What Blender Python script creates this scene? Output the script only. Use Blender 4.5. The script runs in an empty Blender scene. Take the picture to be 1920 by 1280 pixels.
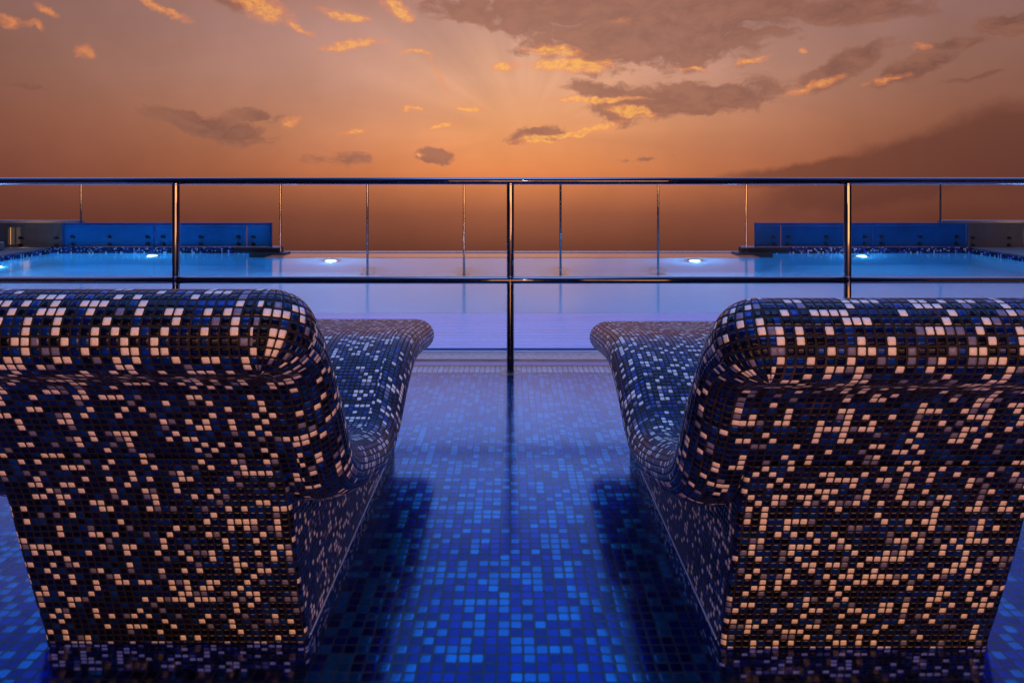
import bpy, bmesh, math, random
from mathutils import Vector

random.seed(7)
S = bpy.context.scene
R = math.radians
PI = math.pi
F = 1325.0            # focal length in photo pixels
H = 1.30              # eye above the water
CX, CY = 958.0, 340.0 # vanishing point in the photo

# ------------------------------------------------------------------ camera
cd = bpy.data.cameras.new('camera')
cam = bpy.data.objects.new('camera', cd)
S.collection.objects.link(cam)
cam.location = (0, 0, H)
cam.rotation_euler = (R(90), 0, 0)
cd.sensor_width = 36.0
cd.sensor_fit = 'HORIZONTAL'
cd.lens = 36.0 * F / 1920.0
cd.shift_y = -(640.0 - CY) / 1920.0
cd.shift_x = (960.0 - CX) / 1920.0
cd.clip_start = 0.05
cd.clip_end = 5000
S.camera = cam
S.render.resolution_x = 1024
S.render.resolution_y = 682

# ------------------------------------------------------------------ view / cycles
S.view_settings.view_transform = 'Standard'
S.view_settings.look = 'None'
S.view_settings.exposure = 0.0
S.view_settings.gamma = 1.0
cy = S.cycles
cy.use_denoising = True
try:
    cy.denoiser = 'OPENIMAGEDENOISE'
    cy.denoising_input_passes = 'RGB_ALBEDO_NORMAL'
    cy.denoising_prefilter = 'ACCURATE'
except Exception:
    pass
cy.max_bounces = 10
cy.diffuse_bounces = 3
cy.glossy_bounces = 5
cy.transmission_bounces = 8
cy.caustics_reflective = True
cy.caustics_refractive = True
cy.blur_glossy = 0.3
cy.sample_clamp_indirect = 6.0


# ------------------------------------------------------------------ node helper
class NT:
    def __init__(self, tree):
        self.t = tree
        self.n = tree.nodes
        self.l = tree.links

    def new(self, typ, **kw):
        nd = self.n.new(typ)
        for k, v in kw.items():
            setattr(nd, k, v)
        return nd

    def put(self, sock, v):
        if v is None:
            return
        if isinstance(v, bpy.types.NodeSocket):
            self.l.new(v, sock)
        else:
            sock.default_value = v

    def m(self, op, a, b=None, c=None, clamp=False):
        nd = self.new('ShaderNodeMath', operation=op)
        nd.use_clamp = clamp
        self.put(nd.inputs[0], a)
        self.put(nd.inputs[1], b)
        if c is not None:
            self.put(nd.inputs[2], c)
        return nd.outputs[0]

    def v(self, op, a, b=None, scale=None):
        nd = self.new('ShaderNodeVectorMath', operation=op)
        self.put(nd.inputs[0], a)
        if b is not None:
            self.put(nd.inputs[1], b)
        if scale is not None:
            self.put(nd.inputs['Scale'], scale)
        return nd.outputs['Value'] if op in ('LENGTH', 'DOT_PRODUCT', 'DISTANCE') else nd.outputs[0]

    def xyz(self, x, y, z):
        nd = self.new('ShaderNodeCombineXYZ')
        self.put(nd.inputs[0], x)
        self.put(nd.inputs[1], y)
        self.put(nd.inputs[2], z)
        return nd.outputs[0]

    def sep(self, v):
        nd = self.new('ShaderNodeSeparateXYZ')
        self.put(nd.inputs[0], v)
        return nd.outputs

    def mix(self, f, a, b, blend='MIX'):
        nd = self.new('ShaderNodeMix', data_type='RGBA', blend_type=blend)
        self.put(nd.inputs[0], f)
        self.put(nd.inputs[6], a)
        self.put(nd.inputs[7], b)
        return nd.outputs[2]

    def smooth(self, v, lo, hi, a=0.0, b=1.0):
        nd = self.new('ShaderNodeMapRange', interpolation_type='SMOOTHSTEP')
        self.put(nd.inputs[0], v)
        for i, q in enumerate((lo, hi, a, b)):
            self.put(nd.inputs[1 + i], q)
        return nd.outputs[0]

    def lin(self, v, lo, hi, a=0.0, b=1.0):
        nd = self.new('ShaderNodeMapRange')
        self.put(nd.inputs[0], v)
        for i, q in enumerate((lo, hi, a, b)):
            self.put(nd.inputs[1 + i], q)
        return nd.outputs[0]

    def ramp(self, v, stops, interp='LINEAR'):
        nd = self.new('ShaderNodeValToRGB')
        cr = nd.color_ramp
        cr.interpolation = interp
        stops = sorted(stops, key=lambda s: s[0])
        while len(cr.elements) < len(stops):
            cr.elements.new(0.5)
        for e, (p, c) in zip(cr.elements, stops):
            e.position = p
        for e, (p, c) in zip(cr.elements, stops):
            e.color = (c[0], c[1], c[2], 1)
        self.put(nd.inputs[0], v)
        return nd.outputs[0]

    def noise(self, vec, scale, detail=2.0, rough=0.5, dim='3D', out=0, dist=0.0):
        nd = self.new('ShaderNodeTexNoise', noise_dimensions=dim)
        self.put(nd.inputs['Vector'], vec)
        nd.inputs['Scale'].default_value = scale
        nd.inputs['Detail'].default_value = detail
        nd.inputs['Roughness'].default_value = rough
        nd.inputs['Distortion'].default_value = dist
        return nd.outputs[out]


def lin(r, g, b):
    def f(c):
        c /= 255.0
        return c / 12.92 if c <= 0.04045 else ((c + 0.055) / 1.055) ** 2.4
    return (f(r), f(g), f(b))


# ------------------------------------------------------------------ world: dusk sky
W = bpy.data.worlds.new('World')
S.world = W
W.use_nodes = True
g = NT(W.node_tree)
g.n.clear()
tc = g.new('ShaderNodeTexCoord')
dx, dy, dz = g.sep(tc.outputs['Generated'])
hyp = g.m('SQRT', g.m('ADD', g.m('MULTIPLY', dx, dx), g.m('MULTIPLY', dy, dy)))
az = g.m('ARCTAN2', dx, dy)
el = g.m('ARCTAN2', dz, hyp)
K = 13.25
P = g.xyz(g.m('MULTIPLY', az, K), g.m('MULTIPLY', el, K), 0.0)


def ang(x, y):
    return (math.atan((x - CX) / F) * K,
            math.atan((CY - y) / math.hypot(F, x - CX)) * K)


# clear-sky colour: a column under the hidden sun, and the sky to either side of it
EL0, EL1 = R(-8), R(90)


def e2(y):
    return (math.atan((CY - y) / F) - EL0) / (EL1 - EL0)


def d2(deg):
    return (R(deg) - EL0) / (EL1 - EL0)


elm = g.lin(el, EL0, EL1)
centre = g.ramp(elm, [(0.0, lin(96, 52, 42)), (e2(468), lin(104, 58, 45)), (e2(400), lin(146, 84, 62)),
                      (e2(320), lin(214, 128, 82)), (e2(240), lin(214, 144, 106)), (e2(150), lin(210, 154, 130)),
                      (e2(60), lin(192, 144, 130)), (e2(0), lin(184, 134, 118)), (d2(16.2), lin(154, 152, 208)), (d2(19.5), lin(122, 150, 226)),
                      (d2(27), lin(104, 142, 232)), (d2(36), lin(60, 128, 228)), (d2(50), lin(66, 130, 220)), (1.0, lin(128, 166, 232))])
side = g.ramp(elm, [(0.0, lin(80, 42, 36)), (e2(468), lin(86, 46, 38)), (e2(400), lin(90, 48, 40)),
                    (e2(320), lin(98, 54, 48)), (e2(240), lin(114, 66, 54)), (e2(150), lin(122, 80, 68)),
                    (e2(60), lin(126, 88, 80)), (e2(0), lin(126, 86, 76)), (d2(17), lin(104, 96, 136)), (d2(19.5), lin(80, 98, 160)),
                    (d2(27), lin(34, 70, 146)), (d2(36), lin(24, 72, 156)), (d2(50), lin(56, 116, 206)), (1.0, lin(128, 166, 232))])
wz = g.m('DIVIDE', az, g.m('ADD', 0.43, g.m('MULTIPLY', el, 0.3)))
wz = g.m('EXPONENT', g.m('MULTIPLY', g.m('MULTIPLY', wz, wz), -1.0))
col = g.mix(wz, side, centre)
# the dark behind the viewer, carried high to keep sky blue off the backs
back = g.smooth(g.m('ABSOLUTE', az), R(58), R(95))
lowm = g.smooth(el, R(40), R(80), 1.0, 0.0)
col = g.mix(g.m('MULTIPLY', back, lowm), col, (0.010, 0.012, 0.030, 1))

# slanting beams from behind the clouds
sx, sy = ang(985, 250)
rel = g.v('SUBTRACT', P, (sx, sy, 0))
rx_, ry_, _ = g.sep(rel)
th = g.m('ARCTAN2', rx_, ry_)
rn = g.noise(g.xyz(th, 3.7, 0.0), 3.4, 2.0, 0.5)
rl = g.v('LENGTH', rel)
rayw = g.m('MULTIPLY', g.smooth(rl, 0.3, 1.6), g.smooth(rl, 8.0, 2.0))
raym = g.m('MULTIPLY', g.m('SUBTRACT', rn, 0.5), g.m('MULTIPLY', g.m('MULTIPLY', rayw, 0.5), g.smooth(el, R(0), R(5))))
col = g.mix(1.0, col, g.xyz(g.m('ADD', 1.0, raym), g.m('ADD', 1.0, raym), g.m('ADD', 1.0, g.m('MULTIPLY', raym, .8))), 'MULTIPLY')

# soft glow about the hidden sun and large dusty patches
gl = g.m('EXPONENT', g.m('MULTIPLY', g.m('MULTIPLY', rl, rl), -0.16))
gm = g.m('ADD', 1.0, g.m('MULTIPLY', gl, 0.24))
pn = g.noise(P, 0.32, 4.0, 0.6)
pm = g.lin(pn, 0.3, 0.7, 0.90, 1.10)
pb = g.lin(pn, 0.3, 0.7, 1.0, 1.06)
col = g.mix(1.0, col, g.xyz(g.m('MULTIPLY', gm, pm), g.m('MULTIPLY', gm, g.m('MULTIPLY', pm, 1.0)), g.m('MULTIPLY', pb, pm)), 'MULTIPLY')
# cloud layers
n1 = g.noise(P, 0.55, 6.0, 0.55, out=1)
n2 = g.noise(g.v('ADD', P, (31.0, 7.0, 0.0)), 2.6, 4.0, 0.6, out=1)
warp = g.v('ADD', g.v('SCALE', g.v('SUBTRACT', n1, (.5, .5, .5)), scale=0.95),
           g.v('SCALE', g.v('SUBTRACT', n2, (.5, .5, .5)), scale=0.34))
warp = g.v('MULTIPLY', warp, (1.0, 0.62, 0.0))
PW = g.v('ADD', P, warp)


def blobs(items):
    acc = None
    for (x, y, rx, ry, a, w) in items:
        c = ang(x, y)
        mp = g.new('ShaderNodeMapping', vector_type='TEXTURE')
        g.put(mp.inputs[0], PW)
        mp.inputs['Location'].default_value = (c[0], c[1], 0)
        mp.inputs['Rotation'].default_value = (0, 0, R(-a))
        k = math.cos(math.atan((x - CX) / F))
        mp.inputs['Scale'].default_value = (rx * k * k / 100.0 * 1.3, ry * k / 100.0 * 1.3, 1)
        gr = g.new('ShaderNodeTexGradient', gradient_type='SPHERICAL')
        g.put(gr.inputs[0], mp.outputs[0])
        s = g.m('MULTIPLY', gr.outputs['Fac'], w)
        acc = s if acc is None else g.m('MAXIMUM', acc, s)
    return acc


dark = [(1235, 55, 250, 80, -3, 1.2), (1120, 12, 320, 48, 0, 1.0), (1285, 190, 185, 34, -6, 1.2),
        (1130, 172, 80, 18, 10, .9), (1000, 252, 66, 18, -8, 1.0), (1600, 22, 170, 30, 5, .9),
        (1585, 128, 105, 26, -24, 1.0), (1715, 135, 95, 22, -18, 1.0), (1790, 84, 65, 14, -6, .9),
        (1895, 42, 75, 26, 0, 1.0), (1830, 152, 90, 8, -5, .7), (410, 232, 125, 26, 12, 1.0), (480, 212, 65, 14, 8, .7),
        (822, 292, 34, 20, 0, 1.0), (640, 300, 80, 14, -4, .6), (455, 6, 70, 24, 10, .9), (880, 18, 110, 34, 5, .8),
        (1215, 300, 60, 7, 0, .6), (60, 163, 70, 10, 4, .5), (1400, 20, 160, 40, 0, .8), (1040, 90, 60, 30, 20, .7),
        (1000, 45, 90, 40, 0, .7)]
bank = [(1790, 300, 420, 62, -13, 1.3), (1900, 285, 200, 80, -10, 1.3), (1530, 318, 190, 24, -8, 1.1)]
litc = [(505, 22, 66, 26, 18, 1.1), (310, 12, 75, 8, 20, 1.0), (14, 38, 34, 10, 22, .9), (60, 48, 22, 7, 25, 1.0),
        (76, 22, 26, 7, 18, .9), (158, 92, 20, 14, 20, .8), (650, 34, 46, 11, 6, 1.1), (742, 22, 36, 20, 30, 1.1),
        (660, 88, 66, 9, -10, 1.1), (772, 104, 36, 6, -4, 1.0), (942, 130, 32, 11, -8, 1.1), (1066, 124, 76, 15, 2, 1.5),
        (1040, 94, 56, 12, 8, 1.1), (1120, 189, 92, 6, 2, 1.4), (1185, 212, 46, 9, 14, 1.4), (1075, 244, 110, 7, -11, 1.4),
        (1000, 262, 44, 9, 0, 1.2), (880, 207, 30, 5, -3, 1.2), (836, 238, 28, 5, -4, 1.1), (672, 245, 28, 7, -12, 1.0),
        (786, 206, 30, 5, 0, 1.0), (552, 230, 18, 13, 0, .9), (1408, 117, 42, 7, -6, 1.1), (1502, 101, 16, 5, 0, 1.0),
        (1535, 160, 66, 9, -14, 1.0), (1665, 155, 44, 8, -14, .8), (1724, 94, 20, 6, 0, .8), (798, 290, 12, 10, 0, .9),
        (565, 58, 40, 8, 20, 1.0), (1300, 126, 40, 5, -4, .8), (1160, 40, 40, 10, 0, .4), (820, 140, 60, 8, 60, .5)]
dn = blobs(dark)
nz = g.noise(g.v('MULTIPLY', PW, (1.0, 1.9, 1.0)), 1.7, 8.0, 0.62)
dmask = g.smooth(g.m('ADD', dn, g.m('MULTIPLY', g.m('SUBTRACT', nz, 0.5), 1.7)), 0.16, 0.52)
dmask = g.m('MULTIPLY', dmask, g.smooth(dn, 0.0, 0.12))
bmask = g.smooth(blobs(bank), 0.02, 0.55)
lb = blobs(litc)
nl = g.noise(g.v('MULTIPLY', P, (1.0, 1.5, 1.0)), 4.2, 5.0, 0.55)
lmask = g.smooth(g.m('ADD', lb, g.m('MULTIPLY', g.m('SUBTRACT', nl, 0.5), 1.2)), 0.02, 0.85)
lmask = g.m('MULTIPLY', lmask, g.smooth(lb, 0.0, 0.3))
nf = g.noise(g.v('MULTIPLY', PW, (1.0, 1.4, 1.0)), 9.0, 3.0, 0.6)
lmask = g.m('MULTIPLY', lmask, g.smooth(nf, 0.3, 0.65, 0.6, 1.05))
dcol = g.mix(wz, (*lin(104, 66, 58), 1), (*lin(146, 98, 84), 1))
dcol = g.mix(g.smooth(nz, .35, .65), dcol, g.mix(0.3, dcol, (*lin(196, 132, 104), 1)))
col = g.mix(g.m('MULTIPLY', bmask, 0.62), col, (*lin(92, 52, 46), 1))
col = g.mix(g.m('MULTIPLY', dmask, 0.82), col, dcol)
lcol = g.mix(wz, (*lin(214, 122, 80), 1), g.mix(g.smooth(lmask, .35, 1.0), (*lin(240, 146, 98), 1), (*lin(255, 182, 96), 1)))
col = g.mix(g.m('MULTIPLY', lmask, 0.86, clamp=True), col, lcol)
# loose high cloud above the frame
hn = g.noise(g.xyz(dx, g.m('MULTIPLY', dy, 1.0), g.m('MULTIPLY', dz, 2.0)), 3.0, 5.0, 0.55)
hm = g.m('MULTIPLY', g.smooth(hn, 0.45, 0.7), g.smooth(el, R(17), R(30)))
col = g.mix(g.m('MULTIPLY', hm, 0.35), col, (*lin(180, 165, 210), 1))
band = g.m('MULTIPLY', g.smooth(el, R(14.5), R(16.8)), g.smooth(el, R(28), R(18.5)))
band = g.m('MULTIPLY', band, g.m('SUBTRACT', 1.0, back))
mid_up = g.m('MULTIPLY', g.m('MULTIPLY', g.smooth(el, R(18), R(24)), g.smooth(el, R(60), R(42))), g.m('SUBTRACT', 1.0, back))
bf = g.m('ADD', g.m('ADD', 1.0, g.m('MULTIPLY', band, 2.3)), g.smooth(el, R(56), R(76), 0.0, 2.9))
bf = g.m('ADD', bf, g.m('MULTIPLY', mid_up, 0.7))
col = g.mix(1.0, col, g.xyz(bf, bf, bf), 'MULTIPLY')
bg = g.new('ShaderNodeBackground')
g.put(bg.inputs[0], col)
bg.inputs[1].default_value = 1.0
wo = g.new('ShaderNodeOutputWorld')
g.l.new(bg.outputs[0], wo.inputs[0])
W.cycles.sampling_method = 'MANUAL'
W.cycles.sample_map_resolution = 512


# ------------------------------------------------------------------ lights
def light(name, typ, loc, rot, energy, color, **kw):
    ld = bpy.data.lights.new(name, typ)
    ld.energy = energy
    ld.color = color
    for k, v in kw.items():
        setattr(ld, k, v)
    o = bpy.data.objects.new(name, ld)
    S.collection.objects.link(o)
    o.location = loc
    o.rotation_euler = rot
    return o


# the sun is down behind the cloud bank: its light comes from the sky itself
# the lit terrace of the building behind the viewer
light('terrace_light', 'AREA', (2.6, -4.4, 0.75), (R(90), 0, R(0)), 300.0, (1.0, 0.40, 0.15),
      shape='RECTANGLE', size=11.0, size_y=1.3)
light('downlight', 'SPOT', (0.6, -3.4, 3.6), (R(48), 0, R(4)), 45.0, (1.0, 0.80, 0.66),
      spot_size=R(90), spot_blend=0.6, shadow_soft_size=0.09)


# ------------------------------------------------------------------ materials
def mat(name):
    m = bpy.data.materials.new(name)
    m.use_nodes = True
    t = NT(m.node_tree)
    t.n.clear()
    out = t.new('ShaderNodeOutputMaterial')
    return m, t, out


def plain(name, color, rough=0.5, metal=0.0, var=0.15, nscale=8.0, bump=0.0, emit=None, es=0.0, stretch=(1, 1, 1)):
    m, t, out = mat(name)
    b = t.new('ShaderNodeBsdfPrincipled')
    c = t.new('ShaderNodeTexCoord')
    v = t.v('MULTIPLY', c.outputs['Object'], stretch)
    n = t.noise(v, nscale, 5.0, 0.6)
    f = t.lin(n, 0.25, 0.75, 1.0 - var, 1.0 + var)
    t.put(b.inputs['Base Color'], t.mix(1.0, (*color, 1), t.xyz(f, f, f), 'MULTIPLY'))
    t.put(b.inputs['Roughness'], t.lin(n, 0.3, 0.7, max(0.0, rough * 0.8), min(1, rough * 1.2)))
    b.inputs['Metallic'].default_value = metal
    if bump:
        bn = t.new('ShaderNodeBump')
        bn.inputs['Distance'].default_value = bump
        t.put(bn.inputs['Height'], n)
        t.put(b.inputs['Normal'], bn.outputs[0])
    if emit:
        b.inputs['Emission Color'].default_value = (*emit, 1)
        b.inputs['Emission Strength'].default_value = es
    t.l.new(b.outputs[0], out.inputs[0])
    return m


def mosaic(name, palette, grout, rough=0.12, metal=0.0, bump=0.0015, gap=0.90, tilt=0.35, wear=0.0,
           grout2=(0.16, 0.09, 0.05), seed=0.0, ior=1.5, coat=0.0, var=0.25, glass=None):
    """Tiles laid in the UV map, one UV unit per tile."""
    m, t, out = mat(name)
    b = t.new('ShaderNodeBsdfPrincipled')
    uv = t.new('ShaderNodeUVMap')
    p = uv.outputs[0]
    # hand-laid joints: wobble of the grid
    wob = t.noise(p, 0.55, 2.0, 0.5, out=1)
    p = t.v('ADD', p, t.v('SCALE', t.v('SUBTRACT', wob, (.5, .5, .5)), scale=0.11))
    cell = t.v('FLOOR', p)
    fr = t.v('SUBTRACT', t.v('FRACTION', p), (.5, .5, 0))
    wn = t.new('ShaderNodeTexWhiteNoise', noise_dimensions='3D')
    cs = t.sep(cell)
    t.put(wn.inputs[0], t.xyz(cs[0], cs[1], seed))
    rv = wn.outputs['Value']
    rc = t.sep(wn.outputs['Color'])
    fx, fy, _ = t.sep(fr)
    # small differences of tile size
    gs = t.m('ADD', 2.0, t.m('MULTIPLY', rc[2], 0.10))
    ax = t.m('MULTIPLY', t.m('ABSOLUTE', fx), gs)
    ay = t.m('MULTIPLY', t.m('ABSOLUTE', fy), gs)
    e = t.m('POWER', t.m('ADD', t.m('POWER', ax, 7.0), t.m('POWER', ay, 7.0)), 1.0 / 7.0)
    tile = t.smooth(e, gap, gap - 0.07)
    base = t.ramp(rv, palette, 'CONSTANT')
    f = t.lin(rc[0], 0, 1, 1 - var, 1 + var)
    base = t.mix(1.0, base, t.xyz(f, f, f), 'MULTIPLY')
    # fine glaze mottling inside a tile
    mot = t.noise(p, 3.0, 3.0, 0.6)
    mf = t.lin(mot, 0.3, 0.7, 0.92, 1.08)
    base = t.mix(1.0, base, t.xyz(mf, mf, mf), 'MULTIPLY')
    gn = t.noise(p, 0.13, 4.0, 0.65)
    gcol = t.mix(t.smooth(gn, 0.56, 0.72, 0.0, wear), (*grout, 1), (*grout2, 1))
    t.put(b.inputs['Base Color'], t.mix(tile, gcol, base))
    t.put(b.inputs['Roughness'], t.mix(tile, (0.8, 0.8, 0.8, 1), (rough, rough, rough, 1)))
    if glass:
        met = t.m('ADD', metal, t.m('MULTIPLY', t.m('LESS_THAN', rv, glass[0]), glass[1]))
        t.put(b.inputs['Metallic'], t.m('MULTIPLY', tile, met))
    else:
        t.put(b.inputs['Metallic'], t.m('MULTIPLY', tile, metal))
    b.inputs['IOR'].default_value = ior
    b.inputs['Coat Weight'].default_value = coat
    h = t.smooth(e, gap + 0.04, gap - 0.42)
    tl = t.m('ADD', t.m('MULTIPLY', fx, t.m('SUBTRACT', rc[0], 0.5)), t.m('MULTIPLY', fy, t.m('SUBTRACT', rc[1], 0.5)))
    h = t.m('ADD', h, t.m('MULTIPLY', t.m('MULTIPLY', tl, tile), tilt))
    h = t.m('ADD', h, t.m('MULTIPLY', mot, 0.03))
    bn = t.new('ShaderNodeBump')
    bn.inputs['Distance'].default_value = bump
    bn.inputs['Strength'].default_value = 1.0
    t.put(bn.inputs['Height'], h)
    t.put(b.inputs['Normal'], bn.outputs[0])
    t.l.new(b.outputs[0], out.inputs[0])
    return m


LOUNGE_PAL = [(0.0, (0.002, 0.003, 0.014)), (0.15, (0.002, 0.004, 0.035)), (0.34, (0.002, 0.012, 0.115)),
              (0.49, (0.002, 0.024, 0.10)), (0.54, (0.007, 0.005, 0.05)), (0.60, (0.003, 0.036, 0.24)),
              (0.715, (0.17, 0.18, 0.32)), (0.79, (0.82, 0.77, 0.70))]
M_LOUNGE = mosaic('lounger_mosaic', LOUNGE_PAL, (0.005, 0.0025, 0.0025), rough=0.16, wear=0.12, gap=0.84, bump=0.0022, seed=1.0, glass=(0.70, 0.35))
M_LOUNGE2 = mosaic('lounger_mosaic_worn', LOUNGE_PAL, (0.005, 0.0025, 0.0025), rough=0.16, wear=0.35, gap=0.84, bump=0.0022, seed=4.0, glass=(0.70, 0.35))
M_FLOOR = mosaic('floor_mosaic', [(0.0, (0.001, 0.009, 0.17)), (0.18, (0.001, 0.014, 0.24)), (0.42, (0.002, 0.026, 0.29)),
                                  (0.60, (0.004, 0.16, 0.38)), (0.84, (0.006, 0.20, 0.42))],
                 (0.020, 0.032, 0.045), rough=0.19, metal=0.96, bump=0.00035, wear=0.25, grout2=(0.05, 0.05, 0.05),
                 seed=9.0, tilt=0.25, gap=0.88)
M_STRIP = mosaic('strip_tiles', [(0.0, (0.70, 0.72, 0.84)), (0.5, (0.80, 0.80, 0.88))], (0.10, 0.10, 0.16), rough=0.2,
                 bump=0.001, seed=3.0, var=0.1)
M_WALLM = mosaic('pool_wall_mosaic', [(0.0, (0.004, 0.006, 0.04)), (0.35, (0.010, 0.02, 0.16)), (0.6, (0.012, 0.05, 0.3)),
                                      (0.80, (0.25, 0.26, 0.5)), (0.9, (0.55, 0.55, 0.6))], (0.01, 0.01, 0.02),
                 rough=0.2, bump=0.001, seed=5.0)
M_BASIN = plain('basin_plaster', (0.26, 0.50, 0.66), 0.6, 0.0, 0.06, 1.5)
M_CHROME = plain('polished_steel', (0.24, 0.23, 0.25), 0.06, 1.0, 0.05, 20)
M_THIN = plain('brushed_steel', (0.45, 0.44, 0.44), 0.10, 1.0, 0.1, 30)
M_FIX = plain('dark_fixing', (0.03, 0.03, 0.035), 0.4, 0.3, 0.1, 30)
M_STONE = plain('wet_stone', (0.26, 0.23, 0.22), 0.28, 0.0, 0.2, 14, bump=0.002)
M_SHELF = plain('sky_tinted_stone', (0.95, 0.24, 0.12), 0.16, 0.0, 0.12, 5)  # orange of the low sky put into the stone colour
M_DECK = plain('deck_stone', (0.16, 0.12, 0.11), 0.55, 0.0, 0.3, 3, bump=0.003)
M_DARK = plain('dark_render', (0.02, 0.02, 0.024), 0.6, 0.0, 0.2, 4, bump=0.002)
M_SLAT = plain('grating_slat', (0.22, 0.42, 0.86), 0.2, 0.0, 0.08, 6, stretch=(0.1, 1, 1))
M_PALE = plain('pale_strip', (0.80, 0.80, 0.84), 0.3, 0.0, 0.08, 6)
M_PLANTER = plain('planter_render', (0.28, 0.27, 0.28), 0.7, 0.0, 0.12, 6, bump=0.003)
M_LENS = plain('lamp_lens', (0.9, 0.95, 1.0), 0.3, 0, 0.0, 4, emit=(0.80, 0.93, 1.0), es=3.2)
M_LED = plain('led_lens', (0.1, 0.2, 0.9), 0.3, 0, 0.0, 4, emit=(0.03, 0.12, 1.0), es=0.12)
M_WARM = plain('warm_lens', (1.0, 0.7, 0.4), 0.3, 0, 0.0, 4, emit=(1.0, 0.5, 0.15), es=1.0)
M_FACADE = plain('facade_render', (0.05, 0.045, 0.045), 0.8, 0.0, 0.2, 2, bump=0.004)


def glass_panel_mat(name, color, alpha, rough=0.12):
    m, t, out = mat(name)
    c = t.new('ShaderNodeTexCoord')
    n = t.noise(t.v('MULTIPLY', c.outputs['Object'], (1, 1, .4)), 1.4, 4, 0.6)
    f = t.lin(n, 0.3, 0.7, 0.7, 1.25)
    b = t.new('ShaderNodeBsdfPrincipled')
    t.put(b.inputs['Base Color'], t.mix(1.0, (*color, 1), t.xyz(f, f, f), 'MULTIPLY'))
    b.inputs['Roughness'].default_value = rough
    tr = t.new('ShaderNodeBsdfTransparent')
    tr.inputs[0].default_value = (0.75, 0.82, 0.9, 1)
    ms = t.new('ShaderNodeMixShader')
    ms.inputs[0].default_value = alpha
    t.l.new(tr.outputs[0], ms.inputs[1])
    t.l.new(b.outputs[0], ms.inputs[2])
    t.l.new(ms.outputs[0], out.inputs[0])
    return m


M_BLUEG = glass_panel_mat('blue_frosted_glass', (0.008, 0.22, 0.56), 0.93, 0.2)
M_BLUED = glass_panel_mat('blue_frosted_glass_deep', (0.006, 0.11, 0.34), 0.95, 0.2)
M_GREYG = glass_panel_mat('smoked_glass', (0.20, 0.17, 0.16), 0.72, 0.15)


def water_mat(name, rough, wave, wscale, tint, wstretch=(1, 1, 1)):
    m, t, out = mat(name)
    gl = t.new('ShaderNodeBsdfGlass')
    gl.inputs['IOR'].default_value = 1.333
    gl.inputs['Roughness'].default_value = rough
    gl.inputs['Color'].default_value = (*tint, 1)
    c = t.new('ShaderNodeTexCoord')
    v = t.v('MULTIPLY', c.outputs['Object'], wstretch)
    n = t.noise(v, wscale, 3.0, 0.5, dist=0.4)
    bn = t.new('ShaderNodeBump')
    bn.inputs['Distance'].default_value = wave
    t.put(bn.inputs['Height'], n)
    t.put(gl.inputs['Normal'], bn.outputs[0])
    t.l.new(gl.outputs[0], out.inputs[0])
    return m


M_WATER = water_mat('still_water', 0.13, 0.0008, 1.6, (0.97, 0.985, 1.0))
M_WATER2 = water_mat('lit_pool_water', 0.12, 0.0003, 0.9, (0.92, 0.97, 1.0), (0.4, 1, 1))


# ------------------------------------------------------------------ mesh helpers
def link(o, parent=None):
    S.collection.objects.link(o)
    if parent is not None:
        o.parent = parent
    return o


def mesh_obj(name, verts, faces, material, parent=None, uvs=None, smooth=False):
    me = bpy.data.meshes.new(name)
    me.from_pydata(verts, [], faces)
    if uvs is not None:
        ul = me.uv_layers.new(name='UVMap')
        k = 0
        for f in faces:
            for j, vi in enumerate(f):
                ul.data[k].uv = uvs[vi]
                k += 1
    me.materials.append(material)
    if smooth:
        for p in me.polygons:
            p.use_smooth = True
    me.update()
    o = bpy.data.objects.new(name, me)
    return link(o, parent)


def bm_obj(name, bm, material, parent=None, smooth=False, tile=None, offset=(0, 0)):
    bmesh.ops.recalc_face_normals(bm, faces=bm.faces)
    if tile:
        ul = bm.loops.layers.uv.new('UVMap')
        for f in bm.faces:
            n = f.normal
            for lp in f.loops:
                x, y, z = lp.vert.co
                if abs(n.z) > 0.7:
                    uvc = (x, y)
                elif abs(n.y) > 0.7:
                    uvc = (x, z)
                else:
                    uvc = (y, z)
                lp[ul].uv = (uvc[0] / tile[0] + offset[0], uvc[1] / tile[1] + offset[1])
    me = bpy.data.meshes.new(name)
    bm.to_mesh(me)
    bm.free()
    me.materials.append(material)
    if smooth:
        for p in me.polygons:
            p.use_smooth = True
    o = bpy.data.objects.new(name, me)
    return link(o, parent)


def box(bm, x0, x1, y0, y1, z0, z1, bev=0.0):
    r = bmesh.ops.create_cube(bm, size=1.0)
    vs = r['verts']
    for v in vs:
        v.co = Vector(((x0 + x1) / 2 + v.co.x * (x1 - x0), (y0 + y1) / 2 + v.co.y * (y1 - y0),
                       (z0 + z1) / 2 + v.co.z * (z1 - z0)))
    if bev:
        es = list({e for v in vs for e in v.link_edges})
        bmesh.ops.bevel(bm, geom=es, offset=bev, segments=2, profile=0.5, affect='EDGES')


def tube(bm, a, b, r, seg=24, cap=True):
    a, b = Vector(a), Vector(b)
    d = b - a
    L = d.length
    q = d.to_track_quat('Z', 'Y')
    res = bmesh.ops.create_cone(bm, cap_ends=cap, cap_tris=False, segments=seg, radius1=r, radius2=r, depth=L)
    for v in res['verts']:
        v.co = q @ v.co + (a + b) / 2


def tag(o, label=None, cat=None, group=None, kind=None):
    if label:
        o['label'] = label
    if cat:
        o['category'] = cat
    if group:
        o['group'] = group
    if kind:
        o['kind'] = kind
    return o


def empty(name, loc, label, cat, group=None):
    o = bpy.data.objects.new(name, None)
    o.location = loc
    S.collection.objects.link(o)
    return tag(o, label, cat, group)


def world_child(o, parent):
    """keep world-space mesh coordinates under a placed Empty"""
    o.parent = parent
    o.matrix_parent_inverse.identity()
    o.location = (-parent.location.x, -parent.location.y, -parent.location.z)
    return o


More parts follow.
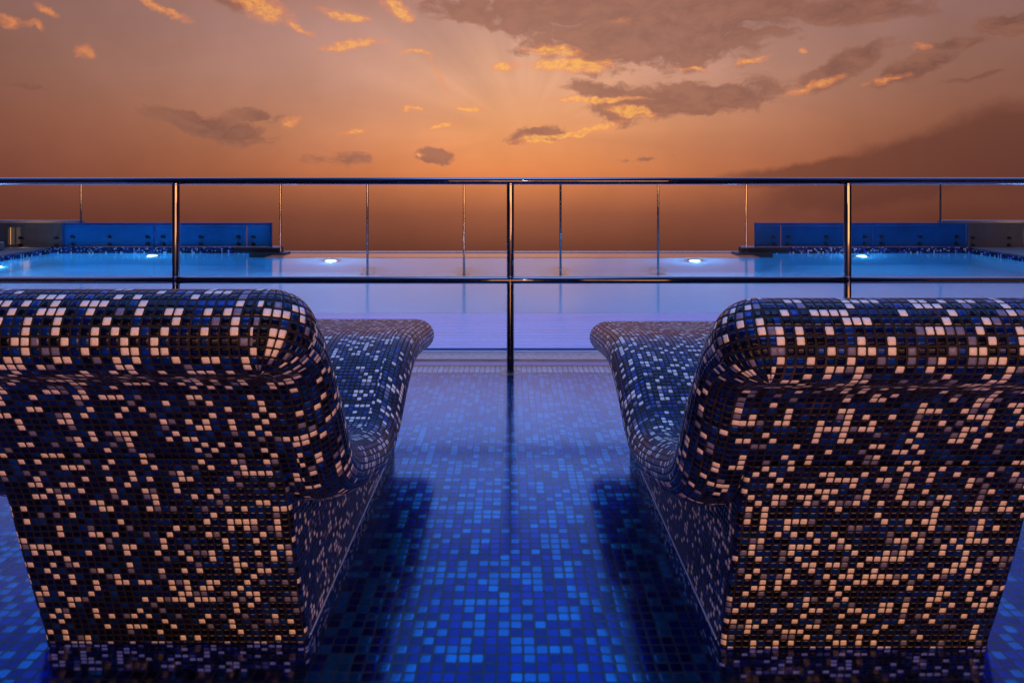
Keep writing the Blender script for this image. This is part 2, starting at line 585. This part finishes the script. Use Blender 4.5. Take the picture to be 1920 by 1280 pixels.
# ------------------------------------------------------------------ setting: the near shallow pool
WD = 0.18                       # its depth
bm = bmesh.new()
box(bm, -9, 9, 0.3, 5.16, -WD - 0.2, -WD)
bm_obj('pool_floor', bm, M_FLOOR, tile=(0.0382, 0.0382), offset=(0.07, 0.3)).__setitem__('kind', 'structure')
bm = bmesh.new()
box(bm, -9, 9, 4.985, 5.155, -WD + 0.001, -WD + 0.008)
tag(bm_obj('pool_edge_tiles', bm, M_STRIP, tile=(0.0372, 0.18), offset=(0.0, 0.305)), kind='structure')
bm = bmesh.new()
bm.faces.new([bm.verts.new(c) for c in ((-9, 0.3, 0), (9, 0.3, 0), (9, 5.16, 0), (-9, 5.16, 0))])
tag(bm_obj('near_water', bm, M_WATER), kind='structure')
bm = bmesh.new()
box(bm, -9, 9, 5.16, 5.315, -0.5, 0.006, 0.004)
tag(bm_obj('coping', bm, M_STONE), kind='structure')
bm = bmesh.new()
box(bm, -9, 9, 5.32, 6.968, -0.5, -0.06)
tag(bm_obj('overflow_channel', bm, M_DARK), kind='structure')
bm = bmesh.new()
box(bm, -12, 12, -5.2, 0.298, -0.5, 0.06, 0.01)
tag(bm_obj('deck', bm, M_DECK), kind='structure')

# slatted overflow grating with its polished edge strip
gr = empty('drain_grating', (0, 5.35, -0.06), 'wet slatted overflow grating between the railing and the far pool', 'grating')
bm = bmesh.new()
y = 5.50
pitch = 0.135
js = []
while y < 6.93:
    box(bm, -9, 9, y, y + pitch - 0.0175, -0.05, 0.004, 0.002)
    js.append((y + pitch - 0.0165, y + pitch - 0.001))
    y += pitch
    pitch = max(0.098, pitch - 0.0045)
nslat = len(bm.faces)
for a, b in js:  # pale bars coloured to stand in for the lit gaps between slats
    box(bm, -9, 9, a, b, -0.05, 0.005, 0.002)
bm.faces.ensure_lookup_table()
for f in bm.faces[nslat:]:
    f.material_index = 1
sp = world_child(bm_obj('slat_panel', bm, M_SLAT), gr)
sp.data.materials.append(M_PALE)
bm = bmesh.new()
box(bm, -9, 9, 5.318, 5.332, -0.06, 0.010, 0.002)
box(bm, -9, 9, 5.366, 5.384, -0.06, 0.012, 0.002)
world_child(bm_obj('edge_strip', bm, M_PALE), gr)
bm = bmesh.new()
box(bm, -9, 9, 5.150, 5.1595, -0.1, 0.010, 0.002)
tag(bm_obj('coping_edge', bm, M_PALE), kind='structure')
# ------------------------------------------------------------------ the far infinity pool
D0, D1 = 6.97, 12.80
XS = 8.35
PD = 1.8
bm = bmesh.new()
box(bm, -XS - .3, XS + .3, D0 - .1, D1 + .3, -PD - .2, -PD)            # floor
box(bm, -XS - .3, -XS, D0, D1 + .3, -PD, -0.12)                      # side walls
box(bm, XS, XS + .3, D0, D1 + .3, -PD, -0.12)
box(bm, -XS, XS, D0 - .002, D0 + .05, -PD, -0.02)                          # near wall
box(bm, -XS, XS, D1, D1 + .12, -PD, -0.03)                           # weir wall
tag(bm_obj('pool_basin', bm, M_BASIN, tile=(0.06, 0.06)), kind='structure')
bm = bmesh.new()
bm.faces.new([bm.verts.new(c) for c in ((-9, D0, 0), (9, D0, 0), (9, D0 + .02, 0), (XS, D0 + .02, 0), (XS, D1, 0), (-XS, D1, 0), (-XS, D0 + .02, 0), (-9, D0 + .02, 0))])
tag(bm_obj('far_water', bm, M_WATER2), kind='structure')
bm = bmesh.new()
box(bm, -4.2, 4.25, D1, D1 + .30, -0.03, 0.012, 0.006)
tag(bm_obj('infinity_edge', bm, M_STONE), kind='structure')
bm = bmesh.new()
box(bm, -4.2, 4.25, D1 - .74, D1 - .001, -PD + .001, -0.081)
tag(bm_obj('weir_plinth', bm, M_BASIN), kind='structure')
bm = bmesh.new()
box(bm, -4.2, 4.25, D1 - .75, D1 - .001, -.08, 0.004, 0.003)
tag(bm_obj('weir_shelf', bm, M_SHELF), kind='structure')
bm = bmesh.new()
box(bm, -4.2, 4.25, D1 + .12, D1 + .16, -1.4, -0.04)
tag(bm_obj('outer_wall', bm, M_DARK), kind='structure')

for sgn in (-1, 1):
    nm = 'left' if sgn < 0 else 'right'
    xa, xb = sorted((sgn * 4.22, sgn * (XS + .02)))
    bm = bmesh.new()
    box(bm, xa, xb, D1 + .001, D1 + .30, -0.5, 0.105)
    tag(bm_obj('low_mosaic_wall', bm, M_WALLM, tile=(0.03, 0.03)),
        'low dark mosaic wall below the %s blue glass screen' % nm, 'wall', 'low mosaic walls of the far pool')
    # side kerb with mosaic face and the stone deck beyond
    bm = bmesh.new()
    xa, xb = sorted((sgn * XS, sgn * (XS + .06)))
    box(bm, xa, xb, D0, D1, -0.12, 0.07)
    tag(bm_obj('side_kerb', bm, M_WALLM, tile=(0.03, 0.03)), kind='structure')
    bm = bmesh.new()
    xa, xb = sorted((sgn * (XS + .061), sgn * 16))
    box(bm, xa, xb, 6.0, D1 + .6, -0.5, 0.085, 0.006)
    tag(bm_obj('side_deck', bm, M_DECK), kind='structure')
    # dark corner plinth by the end of the glass
    bm = bmesh.new()
    xa, xb = sorted((sgn * 3.99, sgn * 4.62))
    box(bm, xa, xb, D1 - .34, D1 - .001, -0.4, 0.03, 0.006)
    xa, xb = sorted((sgn * 4.12, sgn * 4.95))
    box(bm, xa, xb, D1 - .2, D1 + .0, 0.028, 0.112, 0.006)
    tag(bm_obj('corner_plinth', bm, M_DARK), 'dark stepped plinth in the water at the end of the %s blue screen' % nm,
        'plinth', 'corner plinths of the far pool')

# ------------------------------------------------------------------ glass screens
GY = D1 + .12


def px2x(px, d):
    return (px - CX) * d / F


def screen(label, px_edges, px_bolts, gmat, ztop=0.542, z0=0.105, frames=()):
    x0, x1 = px2x(px_edges[0], GY), px2x(px_edges[-1], GY)
    root = empty('glass_screen', ((x0 + x1) / 2, GY, z0), label, 'glass screen', 'glass screens around the far pool')
    for i in range(len(px_edges) - 1):
        a, b = px2x(px_edges[i], GY) + .008, px2x(px_edges[i + 1], GY) - .008
        bm = bmesh.new()
        box(bm, a, b, GY - .008, GY + .008, z0 + .005, ztop - .05, 0.002)
        p = world_child(bm_obj('glass_panel', bm, gmat), root)
        for q in px_bolts:
            xq = px2x(q, GY)
            if a < xq < b:
                for zz in (z0 + .055, z0 + .185):
                    bm = bmesh.new()
                    tube(bm, (xq, GY - .05, zz), (xq, GY - .009, zz), 0.026, 16)
                    tube(bm, (xq + .035, GY - .02, zz - .012), (xq + .035, GY - .009, zz - .012), 0.018, 12)
                    o = bm_obj('bolt', bm, M_FIX, p)
    bm = bmesh.new()
    box(bm, x0, x1, GY - .014, GY + .014, ztop - .048, ztop, 0.003)
    world_child(bm_obj('top_band', bm, M_BLUED if gmat is not M_GREYG else M_GREYG), root)
    for q in frames:
        xq = px2x(q, GY)
        bm = bmesh.new()
        box(bm, xq - .022, xq + .022, GY - .02, GY + .02, z0, ztop + .004, 0.003)
        world_child(bm_obj('frame_post', bm, M_BLUED if gmat is not M_GREYG else M_FIX), root)
    return root


screen('bright blue frosted glass screen behind the left end of the far pool', [120, 290, 463, 508],
       [137, 206, 277, 306, 377, 447, 475], M_BLUEG, frames=(120, 290, 508))
screen('deep blue frosted glass screen behind the right end of the far pool', [1417, 1464, 1637, 1812],
       [1449, 1477, 1548, 1620, 1652, 1724, 1792], M_BLUED, frames=(1417, 1637, 1812))
screen('smoky grey glass screen at the far left beside the planter', [-140, 20, 118], [-30, 40, 106], M_GREYG, z0=0.085)
screen('smoky grey glass screen at the far right over the dark deck', [1814, 1925, 2060], [1822, 1890, 1950], M_GREYG,
       z0=0.085)

# planter and lit wall at the far left, lit wall at the far right
bm = bmesh.new()
box(bm, -9.95, -8.95, 12.0, 12.5, 0.085, 0.235, 0.02)
tag(bm_obj('planter', bm, M_PLANTER), 'low grey rendered block on the left deck before the smoky glass', 'planter')


def lantern(x, y, label):
    r = empty('lantern', (x, y, 0.085), label, 'lantern', 'warm lanterns outside the glass')
    bm = bmesh.new()
    box(bm, -.10, .10, -.10, .10, 0, .03, .004)
    box(bm, -.11, .11, -.11, .11, .36, .40, .004)
    for a in (-.09, .09):
        for b in (-.09, .09):
            box(bm, a - .008, a + .008, b - .008, b + .008, .03, .36)
    bm_obj('frame', bm, M_FIX, r)
    bm = bmesh.new()
    box(bm, -.07, .07, -.07, .07, .03, .35, .01)
    bm_obj('lamp_shade', bm, M_WARM, r)


lantern(-9.35, 13.3, 'warm orange lantern glowing behind the left smoky glass')
lantern(9.75, 13.3, 'warm orange lantern glowing behind the right smoky glass')
light('garden_light', 'POINT', (-9.3, 13.5, 0.3), (0, 0, 0), 5, (1.0, 0.55, 0.22), shadow_soft_size=0.1)
light('garden_light', 'POINT', (9.9, 13.5, 0.3), (0, 0, 0), 5, (1.0, 0.55, 0.22), shadow_soft_size=0.1)
bm = bmesh.new()
box(bm, -16, -8.5, 13.9, 14.1, -0.5, 0.53, 0.01)
tag(bm_obj('garden_wall', bm, M_PLANTER), 'low rendered wall outside the left smoky glass', 'wall', 'low walls outside the pool')
bm = bmesh.new()
box(bm, 8.5, 16, 13.9, 14.1, -0.5, 0.53, 0.01)
tag(bm_obj('garden_wall', bm, M_PLANTER), 'low rendered wall outside the right smoky glass', 'wall', 'low walls outside the pool')

# ------------------------------------------------------------------ underwater lamps of the far pool
LG = 'underwater lamps of the far pool'


def pool_lamp(px, label, D=None, z=-0.45, side=0, energy=60):
    D = D or D1
    x = (px - CX) * D / F if not side else side * XS
    r = empty('pool_light', (x, D, z), label, 'pool light', LG)
    if side:
        r.rotation_euler = (0, 0, R(-90) * side)
    bm = bmesh.new()
    tube(bm, (0, -.02, 0), (0, 0, 0), 0.135, 32)
    for v in bm.verts:
        v.co.z *= 1.7
    bm_obj('rim', bm, M_THIN, r)
    bm = bmesh.new()
    bmesh.ops.create_uvsphere(bm, u_segments=24, v_segments=12, radius=0.098)
    for v in bm.verts:
        v.co.y = -0.02 + v.co.y * 0.35
        v.co.z *= 1.7
    bm_obj('lens', bm, M_LENS, r, smooth=True)
    o = light('pool_lamp_light', 'POINT', (x - side * .10, D - (.10 if not side else 0), z), (0, 0, 0), energy,
              (0.08, 0.50, 1.0), shadow_soft_size=0.03)
    return r


pool_lamp(287, 'white underwater lamp before the left blue glass screen', z=-0.38, energy=42)
pool_lamp(621, 'white underwater lamp in the open pool left of the central post', D=D1 - .751, z=-0.42, energy=60)
pool_lamp(1302, 'white underwater lamp in the open pool right of the central post', D=D1 - .751, z=-0.42, energy=60)
pool_lamp(1614, 'white underwater lamp before the right blue glass screen', z=-0.45, energy=42)
pool_lamp(0, 'white underwater lamp in the side wall at the left picture edge', D=11.4, z=-0.7, side=-1, energy=42)
for x in (-6.5, -3.0, 3.0, 6.5):   # unseen fill lights added off the near wall to brighten the basin
    light('near_wall_fill', 'POINT', (x, D0 + .4, -0.5), (0, 0, 0), 55, (0.10, 0.48, 1.0), shadow_soft_size=0.12)

# ------------------------------------------------------------------ slim far posts
FG = 'slim steel posts along the far pool edge'


def thin_post(px, D, label, top_gold=True, zb=0.0, base_under=True):
    x = px2x(px, D)
    z0 = -PD if base_under else zb
    r = empty('slim_post', (x, D, z0), label, 'post', FG)
    bm = bmesh.new()
    tube(bm, (0, 0, 0.012), (0, 0, H - .015 - z0), 0.019, 16)
    bm_obj('pole', bm, M_THIN, r, smooth=False)
    bm = bmesh.new()
    if base_under:
        box(bm, -.12, .12, -.10, .10, 0, .012, .003)
        box(bm, -.11, -.06, -.06, .06, .011, .30, .005)
        box(bm, .06, .11, -.06, .06, .011, .30, .005)
        box(bm, -.12, .12, -.07, .07, .30, .62, .01)
    else:
        tube(bm, (0, 0, 0), (0, 0, .012), .055, 20)
    bm_obj('base_plate', bm, M_THIN, r)
    return r


thin_post(152, D1 + .40, 'slim steel post rising behind the left blue glass screen', base_under=False, zb=0.085 - .6)
thin_post(526, D1 - .16, 'slim steel post on the dark plinth beside the left blue screen', base_under=False, zb=0.03)
thin_post(689, D1 - .92, 'slim steel post in the pool just right of the left open-water lamp')
thin_post(870, D1 - .92, 'slim steel post in the pool just left of the thick central railing post')
thin_post(1051, D1 - .92, 'slim steel post in the pool just right of the thick central railing post')
thin_post(1234, D1 - .92, 'slim steel post in the pool just left of the right open-water lamp')
thin_post(1399, D1 - .16, 'slim steel post on the dark plinth beside the right blue screen', base_under=False, zb=0.03)
thin_post(1763, D1 + .40, 'slim steel post rising behind the right blue glass screen', base_under=False, zb=0.085 - .6)
bm = bmesh.new()
box(bm, -16, -4.3, D1 + .31, D1 + .6, -1.0, -0.515)
box(bm, 4.3, 16, D1 + .31, D1 + .6, -1.0, -0.515)
tag(bm_obj('outer_ledge', bm, M_DARK), kind='structure')

# ------------------------------------------------------------------ near railing
RD = 4.99
rail = empty('safety_railing', (0, RD, -WD), 'polished steel safety railing standing in the water across the whole view',
             'railing')
for name, z, r in (('top_rail', 1.302, .0255), ('mid_rail', 0.603, .0255)):
    bm = bmesh.new()
    tube(bm, (-4.9, RD, z), (4.9, RD, z), r, 40)
    world_child(bm_obj(name, bm, M_CHROME, smooth=True), rail)
for x in (-4.74, -2.365, -0.004, 2.377, 4.76):
    bm = bmesh.new()
    tube(bm, (x, RD, -WD), (x, RD, 1.285), .0255, 40, cap=False)
    p = world_child(bm_obj('post', bm, M_CHROME, smooth=True), rail)
    bm = bmesh.new()
    tube(bm, (x, RD, .055), (x, RD, .062), .0275, 40)
    bm_obj('collar', bm, M_THIN, p)
    bm = bmesh.new()
    tube(bm, (x, RD, -WD + .0085), (x, RD, -WD + .022), .075, 40)
    bm_obj('flange', bm, M_STONE, p)
    for z in (1.302 - .026, .603 + .026, .603 - .026):
        bm = bmesh.new()
        res = bmesh.ops.create_uvsphere(bm, u_segments=24, v_segments=10, radius=.0285)
        for v in bm.verts:
            v.co.z *= 0.22
            v.co += Vector((x, RD, z))
        bm_obj('weld_bead', bm, M_THIN, p, smooth=True)


# ------------------------------------------------------------------ the mosaic loungers
def catmull(pts, step=0.012):
    P_ = [Vector(p) for p in pts]
    P_ = [P_[0] * 2 - P_[1]] + P_ + [P_[-1] * 2 - P_[-2]]
    out = []
    for i in range(1, len(P_) - 2):
        p0, p1, p2, p3 = P_[i - 1:i + 3]
        n = max(2, int((p2 - p1).length / step))
        for k in range(n):
            t = k / n
            out.append(0.5 * ((2 * p1) + (-p0 + p2) * t + (2 * p0 - 5 * p1 + 4 * p2 - p3) * t * t
                              + (-p0 + 3 * p1 - 3 * p2 + p3) * t ** 3))
    out.append(P_[-2])
    return out


TP = 0.0206
MID = [(1.556, .968), (1.630, .920), (1.690, .862), (1.742, .797), (1.806, .713), (1.868, .620), (1.932, .538),
       (2.025, .480), (2.15, .434), (2.30, .386), (2.45, .346), (2.60, .326), (2.76, .358), (2.94, .440), (3.10, .492),
       (3.25, .512), (3.45, .502), (3.70, .472), (3.95, .440)]
HT = 0.083
HALF = 0.517
REAR_Z = 0.60


def lounger(cx, side, yoff, zk, mat_, label, uoff):
    """built in world axes about x = cx; side = -1 left of the aisle, +1 right"""
    root = empty('mosaic_lounger', (cx, 2.6 + yoff, -WD), label, 'lounger', 'heated mosaic loungers in the shallow pool')
    mid = catmull([(a, b) for a, b in MID])
    n = len(mid)
    tan = []
    for i in range(n):
        a = mid[max(0, i - 1)]
        b = mid[min(n - 1, i + 1)]
        tan.append((b - a).normalized())
    # half thickness along the ribbon: a fat roll at the head
    acc = [0.0]
    for i in range(1, n):
        acc.append(acc[-1] + (mid[i] - mid[i - 1]).length)
    L = acc[-1]

    def T(s):
        k = max(0.0, 1 - s / 0.13)
        nk = math.exp(-((s - 0.20) / 0.11) ** 2)
        return HT + 0.012 * (k * k * (3 - 2 * k)) - 0.022 * nk + 0.006 * max(0, 1 - (L - s) / .2)

    up = [Vector((-t_.y, t_.x)) for t_ in tan]
    Ts = [T(a) for a in acc]
    pu = [mid[i] + up[i] * Ts[i] for i in range(n)]
    pl = [mid[i] - up[i] * Ts[i] for i in range(n)]
    vu, vl = [0.0], [0.0]
    for i in range(1, n):
        vu.append(vu[-1] + (pu[i] - pu[i - 1]).length)
        vl.append(vl[-1] + (pl[i] - pl[i - 1]).length)
    ku, kl = round(vu[-1] / TP) / vu[-1], round(vl[-1] / TP) / vl[-1]
    vu = [v * ku for v in vu]
    vl = [v * kl for v in vl]
    RX = 0.105
    IX = HALF - RX
    NX = round(IX / TP)
    NR, NC = 14, 8
    bm = bmesh.new()
    ul = bm.loops.layers.uv.new('UVMap')

    def patch(f, us, vs_):
        grid = [[f(a, b) for b in vs_] for a in us]
        vg = [[bm.verts.new((cx + g_[0], g_[1] + yoff, g_[2] * zk)) for (g_, _) in row] for row in grid]
        for a in range(len(us) - 1):
            for b in range(len(vs_) - 1):
                idx = ((a, b), (a, b + 1), (a + 1, b + 1), (a + 1, b))
                fc = bm.faces.new([vg[p][q] for p, q in idx])
                for lp, (p, q) in zip(fc.loops, idx):
                    w_ = grid[p][q][1]
                    lp[ul].uv = (w_[0] + uoff, w_[1])

    fr = [k / 6 for k in range(-6, 7)]
    idxs = list(range(n))
    patch(lambda w, i: ((w * IX, pu[i].x, pu[i].y), (w * NX, vu[i])), fr, idxs)
    patch(lambda w, i: ((w * IX, pl[i].x, pl[i].y), (w * NX + 300, vl[i])), fr, idxs)
    phs = [-PI / 2 + PI * k / 20 for k in range(21)]

    def side_rim(sg):
        def f(ph, i):
            q = mid[i] + up[i] * (Ts[i] * math.sin(ph))
            k = ph / PI + .5
            return ((sg * (IX + RX * math.cos(ph)), q.x, q.y), (1200 + sg * 100 + k * NR, vu[i] * k + vl[i] * (1 - k)))
        return f

    def end_rim(e):
        t_ = -tan[0] if e == 0 else tan[-1]
        u_ = up[0] if e == 0 else up[-1]
        T_ = Ts[0] if e == 0 else Ts[-1]
        RS = T_
        c0 = mid[0] if e == 0 else mid[-1]

        def f(w, ph):
            q = c0 + t_ * (RS * math.cos(ph)) + u_ * (T_ * math.sin(ph))
            return ((w * IX, q.x, q.y), (w * NX + 600 + 200 * e, (ph / PI + .5) * NR))

        def corner(sg):
            def h(ps, ph):
                q = c0 + t_ * (RS * math.cos(ph) * math.cos(ps)) + u_ * (T_ * math.sin(ph))
                return ((sg * (IX + RX * math.cos(ph) * math.sin(ps)), q.x, q.y),
                        (1500 + sg * 100 + 300 * e + NC * ps / (PI / 2), (ph / PI + .5) * NR))
            return h
        patch(f, fr, phs)
        pss = [PI / 2 * k / 12 for k in range(13)]
        patch(corner(-1), pss, phs)
        patch(corner(1), pss, phs)

    patch(side_rim(-1), phs, idxs)
    patch(side_rim(1), phs, idxs)
    end_rim(0)
    end_rim(1)
    bmesh.ops.remove_doubles(bm, verts=bm.verts, dist=1e-5)
    bmesh.ops.dissolve_degenerate(bm, edges=bm.edges, dist=1e-6)
    bmesh.ops.recalc_face_normals(bm, faces=bm.faces)
    me = bpy.data.meshes.new('seat_shell')
    bm.to_mesh(me)
    bm.free()
    me.materials.append(mat_)
    for p in me.polygons:
        p.use_smooth = True
    o = bpy.data.objects.new('seat_shell', me)
    link(o)
    world_child(o, root)

    # base under the shell, its back face running on from the shell's back
    ci = min(range(n), key=lambda i: abs(pl[i].y - REAR_Z) + (9 if pl[i].x > 2.3 else 0))
    p0 = pl[ci]
    v0 = vl[ci]
    rear = catmull([(p0.x - .004, p0.y), (1.812, .53), (1.846, .45), (1.870, .37), (1.893, .30), (1.922, .215), (1.960, .105),
                    (1.995, 0.0), (2.01, -WD)], 0.02)
    # extend a little up inside the shell
    bw = 0.37
    br = 0.016
    z_hip = 0.285
    verts, uvs, faces = [], [], []
    ra = [0.0]
    for i in range(1, len(rear)):
        ra.append(ra[-1] + (rear[i] - rear[i - 1]).length)

    def dmid(z):
        best = min((p for p in mid if p.x < 2.55), key=lambda p: abs(p.y - z))
        return best.x

    prof = []
    for k in range(0, 6):
        a = PI / 2 * k / 5
        prof.append((bw - br + br * math.sin(a), br * (1 - math.cos(a)), bw - br + br * a))
    ncol = len(prof) * 2 + 2
    for i, q in enumerate(rear):
        v = v0 + ra[i] / TP
        dend = 3.5 if q.y < z_hip - .02 else dmid(q.y) + .02
        line = []
        ul = bw - br + br * PI / 2
        line.append((-bw, dend, -(ul + dend - q.x)))
        for (x, dd, u) in reversed(prof):
            line.append((-x, q.x + dd, -u))
        for (x, dd, u) in prof:
            line.append((x, q.x + dd, u))
        line.append((bw, dend, ul + dend - q.x))
        for (x, d, u) in line:
            verts.append((cx + x + (.012 * side if side > 0 else 0) * (1 if x > 0 else 0), d + yoff, q.y * zk if q.y > 0 else q.y))
            uvs.append((u * NX / IX + 300 + uoff, v))
    for i in range(len(rear) - 1):
        for j in range(ncol - 1):
            faces.append((i * ncol + j, i * ncol + j + 1, (i + 1) * ncol + j + 1, (i + 1) * ncol + j))
    # front and top closing faces
    b0 = len(verts)
    for (x, d, z) in ((-bw, 3.5, -WD), (bw, 3.5, -WD), (bw, 3.5, z_hip - .03), (-bw, 3.5, z_hip - .03),
                      (bw, 2.3, z_hip - .03), (-bw, 2.3, z_hip - .03)):
        verts.append((cx + x, d + yoff, z))
        uvs.append((x / TP, (z if d > 3 else z + 3.5 - d) / TP))
    faces.append((b0, b0 + 1, b0 + 2, b0 + 3))
    faces.append((b0 + 3, b0 + 2, b0 + 4, b0 + 5))
    o = mesh_obj('base', verts, faces, mat_, None, uvs, smooth=True)
    world_child(o, root)
    bpy_fix_normals(o)
    # pale strips painted in for the bright meniscus along the side faces
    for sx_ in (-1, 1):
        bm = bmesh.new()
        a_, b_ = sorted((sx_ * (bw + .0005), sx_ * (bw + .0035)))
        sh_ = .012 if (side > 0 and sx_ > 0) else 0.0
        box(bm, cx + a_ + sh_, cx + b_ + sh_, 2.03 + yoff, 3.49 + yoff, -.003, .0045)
        world_child(bm_obj('meniscus_glint', bm, M_PALE), root)
    return root


def bpy_fix_normals(o):
    bm = bmesh.new()
    bm.from_mesh(o.data)
    bmesh.ops.recalc_face_normals(bm, faces=bm.faces)
    bm.to_mesh(o.data)
    bm.free()


lounger(-0.947, -1, 0.0, 1.0, M_LOUNGE, 'blue and white mosaic lounger left of the aisle, with the darker back', 0.37)
lounger(0.955, 1, -0.022, 0.985, M_LOUNGE2,
        'blue and white mosaic lounger right of the aisle, with the brighter orange-lit worn back', 500.13)

# ------------------------------------------------------------------ blue LED strip in the step below the railing
led = empty('led_strip', (0, 5.15, -0.09), 'blue underwater light strip in the step under the railing', 'light strip')
bm = bmesh.new()
box(bm, -6, 6, -.004, .008, -.006, .006)
bm_obj('lens', bm, M_LED, led)
light('led_light', 'AREA', (0, 5.12, -0.08), (R(-90), 0, 0), 0.5, (0.03, 0.16, 1.0), shape='RECTANGLE', size=10, size_y=0.05)

led2 = empty('led_strip', (0, 0.31, -0.09), 'blue underwater light strip in the near wall of the shallow pool', 'light strip')
bm = bmesh.new()
box(bm, -6, 6, -.008, .004, -.006, .006)
bm_obj('lens', bm, M_LED, led2)
light('led_light', 'AREA', (0, 0.34, -0.08), (R(90), 0, 0), 8.0, (0.05, 0.14, 1.0), shape='RECTANGLE', size=10, size_y=0.05)

# ------------------------------------------------------------------ the building behind the viewer (seen in the steel only)
fa = empty('building', (0, -5.4, 0), 'dark rendered building closing the terrace behind the viewer', 'building')
bm = bmesh.new()
box(bm, -12, 12, -5.6, -5.2, -0.5, 7.5, 0.01)
world_child(bm_obj('wall', bm, M_FACADE), fa)
bm = bmesh.new()
box(bm, -12, 12, -5.2, -4.3, 3.8, 4.0, 0.01)  # unseen slab added to keep sky light off the lounger backs
world_child(bm_obj('sky_blocker', bm, M_FACADE), fa)
